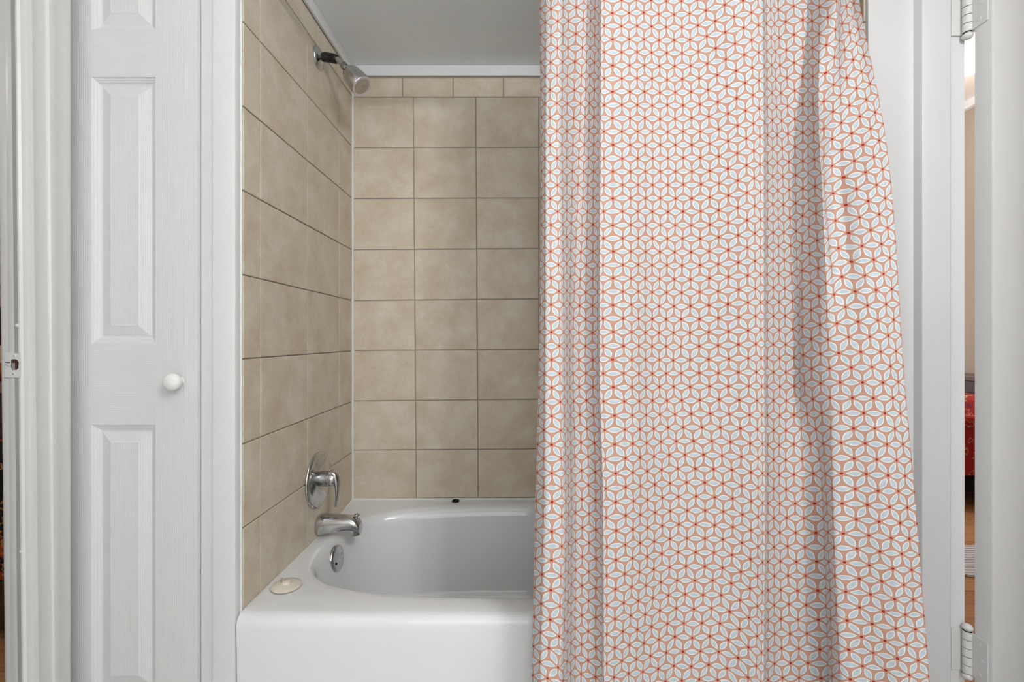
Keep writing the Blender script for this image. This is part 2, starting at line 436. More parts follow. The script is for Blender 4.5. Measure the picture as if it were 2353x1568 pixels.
for (x0, y0, x1, y1, h_) in ((12.5, 833.6, 17, 833, 1.2), (16, 834, 24, 833.4, 1.6), (12, 839.3, 17, 840, 1.3), (17.5, 841, 22, 843, .9), (25, 845.6, 34, 844, .9)):
    a, b = onj(x0, y0, -.0022), onj(x1, y1, -.0022); hh = h_ / F
    parts.append(([(a.x, a.y, a.z - hh / 2), (b.x, b.y, b.z - hh / 2), (b.x, b.y - .0002, b.z + hh / 2), (a.x, a.y - .0002, a.z + hh / 2)], [(0, 1, 2, 3)]))
sc_ = obj('scratches', *merge(*parts), M_dark, sp); sc_['kind'] = 'stuff'
for x, y in ((38.5, 748), (48.5, 1268)):
    a = onj(x, y, -.0004)
    struct(obj('trim_14' if y < 800 else 'trim_15', *lathe(a, (0, -1, 0), [(-.002, .0042), (.0012, .0036), (.0022, .0018), (.0024, .0003)], 16), M_old, smooth=True))

# ------------------------------------------------------------------ right part: casing, jamb, hinged door
slab('wall_right_return', AR + .0005, .960, 1.139, 1.165, 0, H + 1.37, M_paint, b=.002)
K = 1.13
XJ = .9385 * K
pts = [(.9500, 1.1388), (.9500, .985 * K + .004), (.9508, .985 * K + .0012), (.9535, .985 * K), (.8985 * K, .985 * K), (.9015 * K, .9858 * K), (.9035 * K, .988 * K), (.9045 * K, .9930 * K), (XJ - .0015, .9932 * K), (XJ, .9950 * K), (XJ, 1.1388)]
struct(obj('trim_17', *prism_z(pts, 0, H + 1.08), M_paint, smooth=True, angle=50))
slab('wall_right', AR + .0405, XJ - .001, 1.1655, AB + .04, 0, H + 1.37, M_wall)
slab('wall_right_near', XR, XJ - .001, -1.75, .20, 0, H + 1.37, M_wall)
slab('wall_right_above', XR, XJ - .001, .20, 1.138, H + 1.08, H + 1.37, M_wall)
# door, open, seen on its hinge edge
d2 = struct(empty('door_2', (.9357 * K, .969 * K, .01)))
Xd, Y1, Y2 = .9357 * K, .9330 * K, .969 * K
pts = [(Xd, Y2), (Xd, Y1 + .004), (Xd + .0012, Y1 + .0012), (Xd + .004, Y1), (Xd + .115, Y1), (Xd + .115, Y2)]
obj('stile', *prism_z(pts, .01, H + 1.04), M_old, d2, smooth=True, angle=40)
obj('stile', *box(Xd + .645, Xd + .76, Y1, Y2, .01, H + 1.04, .002), M_old, d2)
for a, b in ((.01, .23), (.86, 1.0), (H + .92, H + 1.04)):
    obj('rail', *box(Xd + .1151, Xd + .6449, Y1, Y2, a, b), M_old, d2)
for a, b in ((.23, .86), (1.0, H + .92)):
    obj('panel', *box(Xd + .1151, Xd + .6449, Y1 + .012, Y2 - .012, a + .0002, b - .0002), M_old, d2)
def hinge(ztop, zbot, bot_rough):
    cx, cy = .9325 * K, .9815 * K; r = .0103
    hg = obj('hinge', *box(Xd - .0024, Xd - .0001, .9400 * K, .9745 * K, zbot, ztop, .0005), M_old, d2)
    n = 5; hh = (ztop - zbot) / n
    for k in range(n):
        z0 = zbot + k * hh
        obj('knuckle', *lathe((cx, cy, z0 + .0006), (0, 0, 1), [(0, r - .0009), (.0005, r), (hh - .0017, r), (hh - .0012, r - .0009)], 24), M_old, hg, smooth=True)
    obj('hinge_pin', *lathe((cx, cy, zbot), (0, 0, 1), [(0, r * .88), (ztop - zbot, r * .88)], 20), M_dark, hg, smooth=True)
    obj('jamb_leaf', *box(.9065 * K, cx - .001, .9900 * K, .9926 * K, zbot, ztop, .0005), M_old, hg)
    ball = lambda z, s: lathe((cx, cy, z), (0, 0, s), [(0, .006), (.0015, .0062), (.0035, .0098), (.007, .0112), (.0105, .0105), (.014, .0075), (.0158, .0035), (.016, .0004)], 24)
    obj('finial', *ball(ztop, 1), M_old, hg, smooth=True, angle=60)
    obj('finial', *ball(zbot, -1), M_old, hg, smooth=True, angle=60)
    for fz, fy in ((.15, .957 * K), (.5, .951 * K), (.85, .957 * K)):
        z = zbot + (ztop - zbot) * fz
        s = obj('screw', *lathe((Xd - .0023, fy, z), (-1, 0, 0), [(0, .0042), (.0006, .0040), (.001, .003), (.0004, .0012)], 16), M_old, hg, smooth=True)
    return hg
hinge(H - .6085 * K, H - .6965 * K, True)
hinge(H + .7355 * K, H + .6475 * K, False)

# ------------------------------------------------------------------ bathtub
def rim_z(y):                                    # the ledge climbs a little towards the back wall
    return H - .6585 + (0 if y < 1.66 else min(1, (y - 1.66) / .22) ** 1.3 * .020)
NT = 192
ang = [2 * math.pi * i / NT for i in range(NT)]
def sup(cx, cy, a, b, n, z=None, dz=0):
    out = []
    for t in ang:
        c, s = math.cos(t), math.sin(t)
        x = cx + a * math.copysign(abs(c) ** (2 / n), c); y = cy + b * math.copysign(abs(s) ** (2 / n), s)
        out.append((x, y, (rim_z(y) + dz) if z is None else z))
    return out
def rect_ring(x0, x1, y0, y1, r, z=None, dz=0):
    cx, cy, a, b = (x0 + x1) / 2, (y0 + y1) / 2, (x1 - x0) / 2, (y1 - y0) / 2; out = []
    for t in ang:                                # same angular order as the basin rings (superellipse parameter)
        c, s = math.cos(t), math.sin(t)
        u = math.copysign(abs(c) ** (2 / 3.3), c); v = math.copysign(abs(s) ** (2 / 3.3), s)
        k = 1 / max(abs(u), abs(v)); x, y = cx + a * u * k, cy + b * v * k
        out.append((x, y, (rim_z(y) + dz) if z is None else z))
    return out
ox0, ox1, oy0, oy1 = AL + .0042, AR - .0042, 1.118, AB - .0042
rings = [rect_ring(ox0, ox1, oy0 + .012, oy1, 0, z=.0),
         rect_ring(ox0, ox1, oy0 + .008, oy1, 0, z=.06),
         rect_ring(ox0, ox1, oy0 + .0025, oy1, 0, z=H - .735),
         rect_ring(ox0, ox1, oy0, oy1, 0, dz=-.030),
         rect_ring(ox0, ox1, oy0 + .0006, oy1, 0, dz=-.022),
         rect_ring(ox0, ox1, oy0 + .0035, oy1, 0, dz=-.0135),
         rect_ring(ox0 + .0005, ox1, oy0 + .009, oy1, 0, dz=-.0065),
         rect_ring(ox0 + .001, ox1, oy0 + .0165, oy1, 0, dz=-.002),
         rect_ring(ox0 + .002, ox1, oy0 + .026, oy1, 0, dz=0)]
BCX, BCY, BA, BB = .065, 1.5165, .705, .309
def br(inset, dz, n=3.3, sx=0):
    return sup(BCX + sx, BCY, BA - inset - sx * 0, BB - inset, n, dz=dz)
for ins, dz in ((-.028, .0), (-.014, -.0006), (-.006, -.0030), (.000, -.0075), (.0055, -.0145), (.0095, -.024), (.0125, -.036)):
    rings.append(br(ins, dz))
for k, (ins, z) in enumerate(((.018, -.06), (.026, -.10), (.036, -.15), (.046, -.20), (.056, -.245), (.066, -.275), (.080, -.300), (.100, -.318), (.125, -.328), (.16, -.333), (.22, -.337))):
    rr = []
    for x, y, zz_ in sup(BCX, BCY, BA - ins, BB - ins * .85, 3.3 - k * .04, z=H - .655 + z): 
        if x > BCX: x -= (x - BCX) / BA * (-z) * .55        # sloped back-rest end, behind the curtain
        rr.append((x, y, zz_))
    rings.append(rr)
v, f = loft(rings, cap0=False, cap1=True)
tub = empty('bathtub', (BCX, BCY, 0))
tag(tub, 'white porcelain bathtub set between the tiled walls', 'bathtub')
tb = obj('basin', v, f, M_porc, tub, smooth=True, angle=50)
# shallow raised outline pressed into the apron
def apron_y(z): return oy0 + .0025 + .0095 * (H - .735 - z) / (H - .735)
arc = []
for i in range(15):
    a = math.pi / 2 * i / 14
    arc.append((PX(592, 1.12) + .13 * (1 - math.cos(a)) + .004, H - .735 - .30 * math.sin(a)))
# overflow plate on the end wall of the basin
ov = P(771.5, 1281, 1.56)
ax = Vector((1, -.10, .12)).normalized()
wallx = BCX - (BA - .016)
oc_ = Vector((wallx + .002, 1.548, H - .7215))
op = obj('overflow_plate', *lathe(oc_, ax, [(0, .0425), (.005, .0428), (.008, .041), (.0102, .037), (.0112, .030), (.0114, .002)], 44), M_chrome, tub, smooth=True, angle=50)
op['label'] = 'round chrome overflow plate'
_, u_, v_ = frame(ax)
for s in (-1, 1):
    c_ = oc_ + ax * .0110 + Vector((0, 1, 0)) * (.020 * s) + Vector((0, 0, 1)) * (.008 * s)
    obj('overflow_screw', *lathe(c_, ax, [(0, .0042), (.0012, .0038), (.0014, .0006)], 14), M_dark, op, smooth=True)
# drain out of sight at the bottom
obj('drain', *lathe((BCX - .52, BCY, H - .9925), (0, 0, 1), [(0, .03), (.003, .03), (.004, .022), (.001, .020), (.001, .002)], 28), M_chrome, tub, smooth=True)

# black oval bit on the back ledge
bk = P(1047, 1150.5, 1.862); bk.z = rim_z(1.862)
pz = rim_z(1.862)
hb = obj('hair_tie', *torus((bk.x, 1.862, pz + .0035), (0, 0, 1), .0118, .0034, 28, 8), mat('black_elastic', (15, 15, 15), .7), loc=(bk.x, 1.862, pz), smooth=True, angle=60)
tag(hb, 'small black hair tie lying on the back ledge of the tub', 'hair tie')

# rubber stopper on the ledge
zc = rim_z(1.24) + .0022
sx_, sy_ = PX(657, 1.245), 1.247
st = empty('drain_stopper', (sx_, sy_, zc))
tag(st, 'flat beige rubber drain stopper resting on the tub ledge', 'drain stopper')
sa = Vector((.03, -.02, 1)).normalized()
obj('disc', *lathe((sx_, sy_, zc + .0006), sa, [(0, .030), (.0015, .0365), (.0042, .0378), (.0056, .0365), (.0078, .024), (.0092, .013), (.0105, .0105), (.0150, .0095), (.0162, .0065), (.0164, .0005)], 44), M_beige, st, smooth=True, angle=50)
obj('ring_pull', *torus((sx_ - .010, sy_ + .002, zc + .0155), (.25, 1, .35), .0072, .0010, 24, 8), M_chrome, st, smooth=True, angle=60)

# ------------------------------------------------------------------ tub spout
SY = 1.572; WX = AL + .0042
spo = empty('tub_spout', (WX, SY, H - .618))
tag(spo, 'chrome tub spout low on the tiled left wall under the valve handle', 'spout')
def sec(x, zc_, hh, hw, n=28, p=2.4):
    out = []
    for i in range(n):
        a = 2 * math.pi * i / n; c, s = math.cos(a), math.sin(a)
        out.append((WX + x, SY + hw * math.copysign(abs(c) ** (2 / p), c), H + zc_ + hh * math.copysign(abs(s) ** (2 / p), s)))
    return out
body = [sec(.0005, -.6175, .0335, .0335, p=2), sec(.006, -.6165, .0350, .0350, p=2), sec(.012, -.6155, .0335, .034), sec(.030, -.6140, .0310, .032), sec(.060, -.6125, .0280, .0295),
        sec(.090, -.6115, .0252, .027), sec(.106, -.6115, .0240, .026), sec(.118, -.6130, .0235, .0255), sec(.128, -.6175, .0215, .0245), sec(.1365, -.6235, .0195, .0225), sec(.1405, -.6290, .0170, .020), sec(.1415, -.6320, .0120, .016)]
obj('spout_body', *loft(body), M_chrome, spo, smooth=True, angle=40)
obj('outlet', *loft([[(WX + .1225 + .0180 * math.cos(a), SY + .0190 * math.sin(a), H + z) for a in [2 * math.pi * i / 24 for i in range(24)]] for z in (-.626, -.640, -.6495)], True, True), M_chrome, spo, smooth=True)
kx = WX + .1265
dk = obj('diverter_knob', *lathe((kx, SY, H - .598), (.05, 0, 1), [(0, .0042), (.010, .0040), (.0105, .0085), (.0125, .0098), (.0150, .0092), (.0165, .006), (.0168, .0005)], 22), M_chrome, spo, smooth=True)

# ------------------------------------------------------------------ mixing valve
VYc = 1.561; vz = H - .4625
va = empty('shower_valve', (WX, VYc, vz))
tag(va, 'round chrome shower valve with curved lever on the tiled left wall', 'shower valve')
obj('escutcheon', *lathe((WX, VYc, vz), (1, 0, 0), [(0, .0915), (.003, .0930), (.0065, .0915), (.0095, .086), (.0090, .079), (.0100, .072), (.0150, .050), (.0175, .034), (.0180, .005)], 72), M_chrome, va, smooth=True, angle=50)
M_ch2 = chrome('dull_chrome', .40, .2)
obj('sleeve', *lathe((WX + .004, VYc, vz + .003), (1, 0, 0), [(0, .0275), (.006, .0275), (.0065, .0262), (.034, .0258), (.036, .0240)], 40), M_ch2, va, smooth=True)
hd = obj('handle', *lathe((WX + .0390, VYc, vz + .003), (1, 0, 0), [(0, .0240), (.0015, .0258), (.006, .0258), (.0070, .0248), (.014, .0246), (.020, .0232), (.025, .0195), (.0275, .013), (.028, .001)], 40), M_chrome, va, smooth=True)
lev = []
for (x, z, hw, th) in ((.044, .0265, .0150, .0050), (.052, .0265, .0165, .0085), (.060, .0190, .0165, .0120), (.0645, .004, .0155, .0115), (.0670, -.014, .0135, .0090), (.0680, -.033, .0110, .0070), (.0670, -.055, .0090, .0052), (.0645, -.074, .0078, .0042), (.0625, -.086, .0068, .0034), (.0622, -.0895, .0040, .0020)):
    lev.append((Vector((WX + x, VYc - .004, vz + z)), hw, th))
rg = []
for i, (p, hw, th) in enumerate(lev):
    d = (lev[min(i + 1, len(lev) - 1)][0] - lev[max(i - 1, 0)][0]).normalized(); s = Vector((0, 1, 0)); n_ = d.cross(s).normalized()
    rg.append([p + s * hw * math.cos(a) + n_ * th * math.sin(a) for a in [2 * math.pi * k / 20 for k in range(20)]])
obj('lever', *loft(rg), M_chrome, hd, smooth=True, angle=50)

# ------------------------------------------------------------------ shower head
SHY = 1.564; shz = PZ(133, SHY)
sh = empty('wall_shower', (WX, SHY, shz))
tag(sh, 'chrome shower head on a bent arm high on the tiled left wall', 'shower head')
obj('wall_flange', *lathe((WX, SHY, shz), (1, 0, 0), [(0, .0360), (.003, .0362), (.0065, .034), (.0085, .028), (.0095, .020), (.0150, .0145), (.0160, .011)], 44), M_chrome, sh, smooth=True, angle=50)
S = F / SHY
def q(px, py, dy=0): return Vector((PX(px, SHY), SHY + dy, PZ(py, SHY)))
a0 = Vector((WX + .010, SHY, shz))
fc = Vector((PX(832, 1.545), 1.545, PZ(199, 1.545)))            # centre of the spray face
hx = Vector((.60, -.10, -.70)).normalized()
L_ = .080
hb0 = fc - hx * L_
armp = [a0, a0 + Vector((.018, 0, 0)), q(758, 134, -.002), q(772, 137, -.004), q(779, 141.5, -.006), hb0 - hx * .034 + Vector((-.002, 0, .001)), hb0 - hx * .018, hb0 - hx * .004]
obj('arm', *tube(armp, .0092, 20), M_chrome, sh, smooth=True, angle=60)
tp = [q(742, 131.5), q(750, 132, -.001), q(759, 133.5, -.002), q(767, 135.5, -.003), q(774, 138.5, -.005)]
obj('tape_wrap', *tube([p for p in tp], [.0138, .0150, .0146, .0152, .0140], 18), M_black, sh, smooth=True, angle=60)['label'] = 'black tape wrapped around the shower arm'
hdp = [(-.012, .0105), (0, .0125), (.004, .0180), (.009, .0245), (.016, .0290), (.028, .0325), (.050, .0350), (.0790, .0368), (.0802, .0360)]
hh_ = obj('head', *lathe(hb0, hx, hdp, 44), M_chrome, sh, smooth=True, angle=40)
obj('collar', *lathe(hb0, hx, [(-.024, .0100), (-.023, .0125), (-.010, .0125), (-.009, .0110)], 24), M_ch2, hh_, smooth=True)
obj('face_rim', *lathe(hb0, hx, [(.0800, .0360), (.0812, .0348), (.0808, .0285), (.0790, .0280), (.0785, .0275)], 44, (False, False)), mat('pale_rim', (205, 198, 200), .3), hh_, smooth=True)
obj('spray_face', *lathe(hb0, hx, [(.0780, .0282), (.0792, .0278), (.0797, .0250), (.0802, .001)], 40), M_face, hh_, smooth=True)

# ------------------------------------------------------------------ shower curtain
def curtain_pattern():
    m = mat('orange_flower_lattice_print', (222, 168, 146), .8, spec=.2)
    nt = m.node_tree; L = nt.links
    def M(op, a, b=None, c=None, clamp=False):
        n = nt.nodes.new('ShaderNodeMath'); n.operation = op; n.use_clamp = clamp
        for i, s in enumerate((a, b, c)):
            if s is None: continue
            if isinstance(s, (int, float)): n.inputs[i].default_value = s
            else: L.new(s, n.inputs[i])
        return n.outputs[0]
    uv = nt.nodes.new('ShaderNodeUVMap'); uv.uv_map = 'UVMap'
    nz = nt.nodes.new('ShaderNodeTexNoise'); nz.inputs['Scale'].default_value = 1.6; nz.inputs['Detail'].default_value = 2
    L.new(uv.outputs[0], nz.inputs['Vector'])
    sp_ = nt.nodes.new('ShaderNodeSeparateXYZ'); L.new(uv.outputs[0], sp_.inputs[0])
    sn = nt.nodes.new('ShaderNodeSeparateColor'); L.new(nz.outputs['Color'], sn.inputs[0])
    x = M('ADD', sp_.outputs[0], M('MULTIPLY', M('SUBTRACT', sn.outputs[0], .5), .14))
    y = M('ADD', M('MULTIPLY', sp_.outputs[1], .8660254), M('MULTIPLY', M('SUBTRACT', sn.outputs[1], .5), .14))
    s_all = None; dot = None
    for k in range(3):
        ca, sa = math.cos(math.pi / 3 * k), math.sin(math.pi / 3 * k)
        xr = M('ADD', M('MULTIPLY', x, ca), M('MULTIPLY', y, sa)); yr = M('SUBTRACT', M('MULTIPLY', y, ca), M('MULTIPLY', x, sa))
        row = M('ROUND', M('DIVIDE', yr, .8660254)); yl = M('SUBTRACT', yr, M('MULTIPLY', row, .8660254))
        xl = M('SUBTRACT', xr, M('MULTIPLY', row, .5))
        xm = M('SUBTRACT', M('SUBTRACT', xl, M('FLOOR', xl)), .5)
        q_ = M('DIVIDE', xm, .352)
        s = M('SUBTRACT', M('SUBTRACT', 1.0, M('MULTIPLY', q_, q_)), M('DIVIDE', M('ABSOLUTE', yl), .158))
        s_all = s if s_all is None else M('MAXIMUM', s_all, s)
        if k == 0:
            xd = M('SUBTRACT', xl, M('ROUND', xl))
            dot = M('SQRT', M('ADD', M('MULTIPLY', xd, xd), M('MULTIPLY', yl, yl)))
    def step(src, a, b):                         # smooth 0..1
        n = nt.nodes.new('ShaderNodeMapRange'); n.interpolation_type = 'SMOOTHSTEP'
        n.inputs[1].default_value = a; n.inputs[2].default_value = b; L.new(src, n.inputs[0]); return n.outputs[0]
    def mix(f, a, b):
        n = nt.nodes.new('ShaderNodeMix'); n.data_type = 'RGBA'; L.new(f, n.inputs[0])
        for i, s in ((6, a), (7, b)):
            if isinstance(s, tuple): n.inputs[i].default_value = s
            else: L.new(s, n.inputs[i])
        return n.outputs[2]
    n2 = nt.nodes.new('ShaderNodeTexNoise'); n2.inputs['Scale'].default_value = .45; L.new(uv.outputs[0], n2.inputs['Vector'])
    ground = mix(step(n2.outputs['Fac'], .35, .65), lin((211, 163, 147)), lin((208, 161, 141)))
    n3 = nt.nodes.new('ShaderNodeTexNoise'); n3.inputs['Scale'].default_value = 6; L.new(uv.outputs[0], n3.inputs['Vector'])
    blue = mix(step(n3.outputs['Fac'], .35, .7), lin((198, 213, 223)), lin((210, 222, 229)))
    col = mix(step(s_all, -.28, -.12), ground, lin((188, 160, 149)))
    col = mix(step(s_all, -.03, .05), col, lin((246, 247, 244)))
    col = mix(step(M('ADD', s_all, M('MULTIPLY', M('SUBTRACT', n3.outputs['Fac'], .5), .3)), .24, .38), col, blue)
    col = mix(M('SUBTRACT', 1.0, step(dot, .092, .112)), col, lin((224, 162, 143)))
    col = mix(M('SUBTRACT', 1.0, step(dot, .064, .080)), col, lin((170, 56, 42)))
    b = nt.nodes['Principled BSDF']; L.new(col, b.inputs['Base Color'])
    b.inputs['Sheen Weight'].default_value = .15
    # thin cotton: some light comes through
    tr = nt.nodes.new('ShaderNodeBsdfTranslucent'); L.new(col, tr.inputs[0])
    mx = nt.nodes.new('ShaderNodeMixShader'); mx.inputs[0].default_value = .12
    L.new(b.outputs[0], mx.inputs[1]); L.new(tr.outputs[0], mx.inputs[2]); L.new(mx.outputs[0], nt.nodes['Material Output'].inputs[0])
    # fine creases
    n4 = nt.nodes.new('ShaderNodeTexNoise'); n4.inputs['Scale'].default_value = 7; n4.inputs['Detail'].default_value = 5
    tc = nt.nodes.new('ShaderNodeTexCoord'); mp = nt.nodes.new('ShaderNodeMapping'); mp.inputs['Scale'].default_value = (1.6, 1, .5)
    L.new(tc.outputs['Object'], mp.inputs[0]); L.new(mp.outputs[0], n4.inputs['Vector'])
    bp = nt.nodes.new('ShaderNodeBump'); bp.inputs['Strength'].default_value = .35; bp.inputs['Distance'].default_value = .01
    L.new(n4.outputs['Fac'], bp.inputs['Height']); L.new(bp.outputs[0], b.inputs['Normal'])
    return m
M_curt = curtain_pattern()
U = np.array([-.6, .2, 1, 2, 3, 4, 5, 5.6, 7, 9, 11, 13, 15, 15.7, 16.5, 18, 19, 20, 21, 22, 23, 24, 25])
rows = [0, 350, 860, 1130, 1568]
TPX = np.array([
 [1240, 1258, 1282, 1306, 1340, 1357, 1375, 1381, 1428, 1497, 1566, 1643, 1727, 1749, 1761, 1790, 1824, 1856, 1883, 1922, 1934, 1960, 1980],
 [1243, 1256, 1280, 1302, 1330, 1352, 1374, 1380, 1430, 1500, 1570, 1652, 1733, 1753, 1763, 1799, 1828, 1856, 1884, 1912, 1960, 2006, 2038],
 [1237, 1256, 1287, 1303, 1317, 1346, 1373, 1378, 1434, 1499, 1565, 1651, 1738, 1755, 1763, 1806, 1838, 1864, 1906, 1958, 2004, 2048, 2079],
 [1230, 1255, 1291, 1306, 1322, 1353, 1380, 1385, 1438, 1504, 1578, 1662, 1742, 1757, 1765, 1806, 1846, 1888, 1912, 1968, 2018, 2066, 2108],
 [1220, 1242, 1278, 1302, 1321, 1351, 1382, 1388, 1428, 1493, 1567, 1648, 1736, 1754, 1764, 1817, 1858, 1902, 1932, 1987, 2042, 2096, 2148]], float)
TY = np.array([
 [1.130, 1.100, 1.090, 1.125, 1.155, 1.160, 1.130, 1.108, 1.108, 1.122, 1.130, 1.120, 1.098, 1.092, 1.128, 1.142, 1.155, 1.160, 1.120, 1.085, 1.132, 1.140, 1.125],
 [1.080, 1.050, 1.045, 1.090, 1.135, 1.142, 1.110, 1.088, 1.088, 1.110, 1.116, 1.100, 1.076, 1.070, 1.112, 1.135, 1.148, 1.140, 1.070, 1.098, 1.080, 1.060, 1.050],
 [1.040, 0.995, 0.990, 1.035, 1.090, 1.110, 1.088, 1.062, 1.060, 1.092, 1.105, 1.088, 1.060, 1.055, 1.100, 1.122, 1.130, 1.078, 1.038, 1.012, 0.995, 0.985, 0.980],
 [1.020, 0.975, 0.970, 1.015, 1.068, 1.080, 1.058, 1.038, 1.043, 1.075, 1.086, 1.070, 1.038, 1.032, 1.075, 1.096, 1.110, 1.085, 1.022, 1.000, 0.980, 0.965, 0.960],
 [0.995, 0.955, 0.950, 0.990, 1.040, 1.052, 1.034, 1.014, 1.028, 1.052, 1.062, 1.050, 1.018, 1.008, 1.045, 1.065, 1.080, 1.085, 1.008, 0.988, 0.965, 0.942, 0.930]])
TM = np.array([np.interp(U, [-.6, 25], [t_[:12].mean(), t_[12:].mean()]) for t_ in TY])
TY = TY + .25 * np.clip(TY - TM, -.1, .1)
TY[3:] = np.minimum(TY[3:], 1.105)
TDV = np.array([
 [10, 10, 12, 12, 12, 10, 5, 2, 0, 0, -4, 12, 34, 38, 36, 36, 40, 40, 45, 60, 66, 80, 92],
 [0, 0, 0, 0, 0, 0, 0, 0, 0, 0, 0, 5, 18, 20, 20, 20, 22, 25, 30, 45, 58, 70, 80],
 [0, 0, 0, 0, 0, 0, 0, 0, 0, 0, 0, 2, 3, 3, 3, 3, 6, 10, 12, 13, 14, 15, 16],
 [-6, -6, -6, -3, 0, -3, -10, -12, -8, -1, 4, 1, -9, -11, -11, -11, -10, -11, -11, -13, -16, -19, -21],
 [-10, -10, -26, -15, -5, -15, -20, -20, -14, 0, 9, 10, -26, -33, -23, -16, -16, -16, -14, -23, -33, -43, -48]], float)
def hermite(xk, yk, x):
    """monotone cubic through (xk, yk) along the last axis; linear outside"""
    d = np.diff(yk, axis=-1) / np.diff(xk)
    m = np.empty_like(yk); m[..., 0] = d[..., 0]; m[..., -1] = d[..., -1]
    h0, h1 = np.diff(xk)[:-1], np.diff(xk)[1:]
    same = (d[..., :-1] * d[..., 1:]) > 0
    with np.errstate(divide='ignore', invalid='ignore'):
        hm = (3 * (h0 + h1)) / ((2 * h1 + h0) / d[..., :-1] + (h1 + 2 * h0) / d[..., 1:])
    m[..., 1:-1] = np.where(same, hm, 0)
    i = np.clip(np.searchsorted(xk, x) - 1, 0, len(xk) - 2); h = xk[i + 1] - xk[i]; t = (x - xk[i]) / h
    ylo, yhi, mlo, mhi = yk[..., i], yk[..., i + 1], m[..., i], m[..., i + 1]
    r = (2 * t ** 3 - 3 * t ** 2 + 1) * ylo + (t ** 3 - 2 * t ** 2 + t) * h * mlo + (-2 * t ** 3 + 3 * t ** 2) * yhi + (t ** 3 - t ** 2) * h * mhi
    r = np.where(x < xk[0], ylo + (x - xk[0]) * mlo, r); r = np.where(x > xk[-1], yhi + (x - xk[-1]) * mhi, r)
    return r
YREF = 1.075
zrow = (VY - np.array(rows, float)) / F * YREF          # top to bottom, decreasing
TX = (TPX - VX) / F * TY
zref = ((VY - np.array(rows, float)) / F * TY[:, 9])[:, None]
TV = (VY - (np.array(rows, float)[:, None] - TDV)) / F * TY - zref     # upward drift of the printed rows
NU, NV = 520, 170
u = np.linspace(-.6, 25, NU); z = np.linspace(.958, -.985, NV)
def grid(T):
    a = hermite(U, T, u)                                  # rows x NU
    return hermite(zrow[::-1].copy(), a[::-1].T.copy(), z).T   # NV x NU
X, Y, DV = grid(TX), grid(TY), grid(TV)
X = np.where(Y > 1.115, np.minimum(X, .828), X)
uu, zz2 = np.meshgrid(u, z)
# soft secondary ripples and creases of the cotton
rip = .0022 * np.sin(uu * 2.1 + zz2 * 1.3) * (.6 + .4 * np.sin(zz2 * 3 + uu * .4))
rip += .0016 * np.sin(uu * 3.7 - zz2 * 9) * np.clip(-zz2 - .25, 0, .6) / .6
rip += .0028 * np.sin(zz2 * 34 + uu * 2.2) * np.exp(-((uu - 4.6) / 1.6) ** 2) * np.clip(-zz2 - .45, 0, .3) / .3
rip += .0022 * np.sin(zz2 * 30 - uu * 2.6) * np.exp(-((uu - 23.5) / 1.5) ** 2) * np.clip(-zz2 - .4, 0, .3) / .3
Y = np.minimum(Y + rip, np.where(zz2 < -.60, 1.110, 1.19))
R_ = .0319
V = (zz2 + .0765 - DV) / R_ / 1.003
verts = np.stack([X, Y, zz2 + H], -1).reshape(-1, 3)
faces = [(r * NU + c, r * NU + c + 1, (r + 1) * NU + c + 1, (r + 1) * NU + c) for r in range(NV - 1) for c in range(NU - 1)]
cl = Vector((.42, 1.10, H + .95))
me = bpy.data.meshes.new('shower_curtain'); me.from_pydata((verts - np.array(cl)).tolist(), [], faces)
me.polygons.foreach_set('use_smooth', [True] * len(me.polygons)); me.materials.append(M_curt)
uvl = me.uv_layers.new(name='UVMap'); li = np.empty(len(me.loops), int); me.loops.foreach_get('vertex_index', li)
uvs = np.stack([uu.reshape(-1)[li], V.reshape(-1)[li]], -1); uvl.data.foreach_set('uv', uvs.reshape(-1))
cur = bpy.data.objects.new('shower_curtain', me); C.objects.link(cur); cur.location = cl
sm = cur.modifiers.new('thickness', 'SOLIDIFY'); sm.thickness = .0009; sm.offset = 1
tag(cur, 'peach shower curtain printed with white six-petal flowers hanging beside the tub', 'shower curtain')
# rod and hooks above the frame
rod = obj('curtain_rod', *tube([(AL + .0045, 1.160, H + .972), (AR - .0045, 1.160, H + .972)], .0125, 20), M_chrome, smooth=True, loc=(AL + .1, 1.16, H + .972))
tag(rod, 'chrome rod spanning the tub opening above the curtain', 'curtain rod')

# ------------------------------------------------------------------ vanity fixture behind the camera
gl0 = mat('glowing_bulb_glass', (255, 252, 245), .3); gl0.node_tree.nodes['Principled BSDF'].inputs['Emission Color'].default_value = (1, .98, .95, 1); gl0.node_tree.nodes['Principled BSDF'].inputs['Emission Strength'].default_value = 12
fx = empty('vanity_light', (XR - .001, -.55, H + .98))
tag(fx, 'white bar with two round bulbs on the right bathroom wall', 'light fixture')
for yy in (-.34, -.76):
    obj('bulb', *lathe((.80, yy, H + .98), (-1, 0, 0), [(-.03, .004), (-.026, .015), (-.015, .026), (0, .03), (.015, .026), (.026, .015), (.03, .001)], 20), gl0, fx, smooth=True, angle=80)
    obj('socket', *lathe((XR - .04, yy, H + .98), (-1, 0, 0), [(0, .022), (.06, .018), (.078, .012)], 20), M_chrome, fx, smooth=True)
obj('bar', *box(XR - .04, XR - .0005, -1.0, -.10, H + .93, H + 1.03, .004), M_trimw, fx)

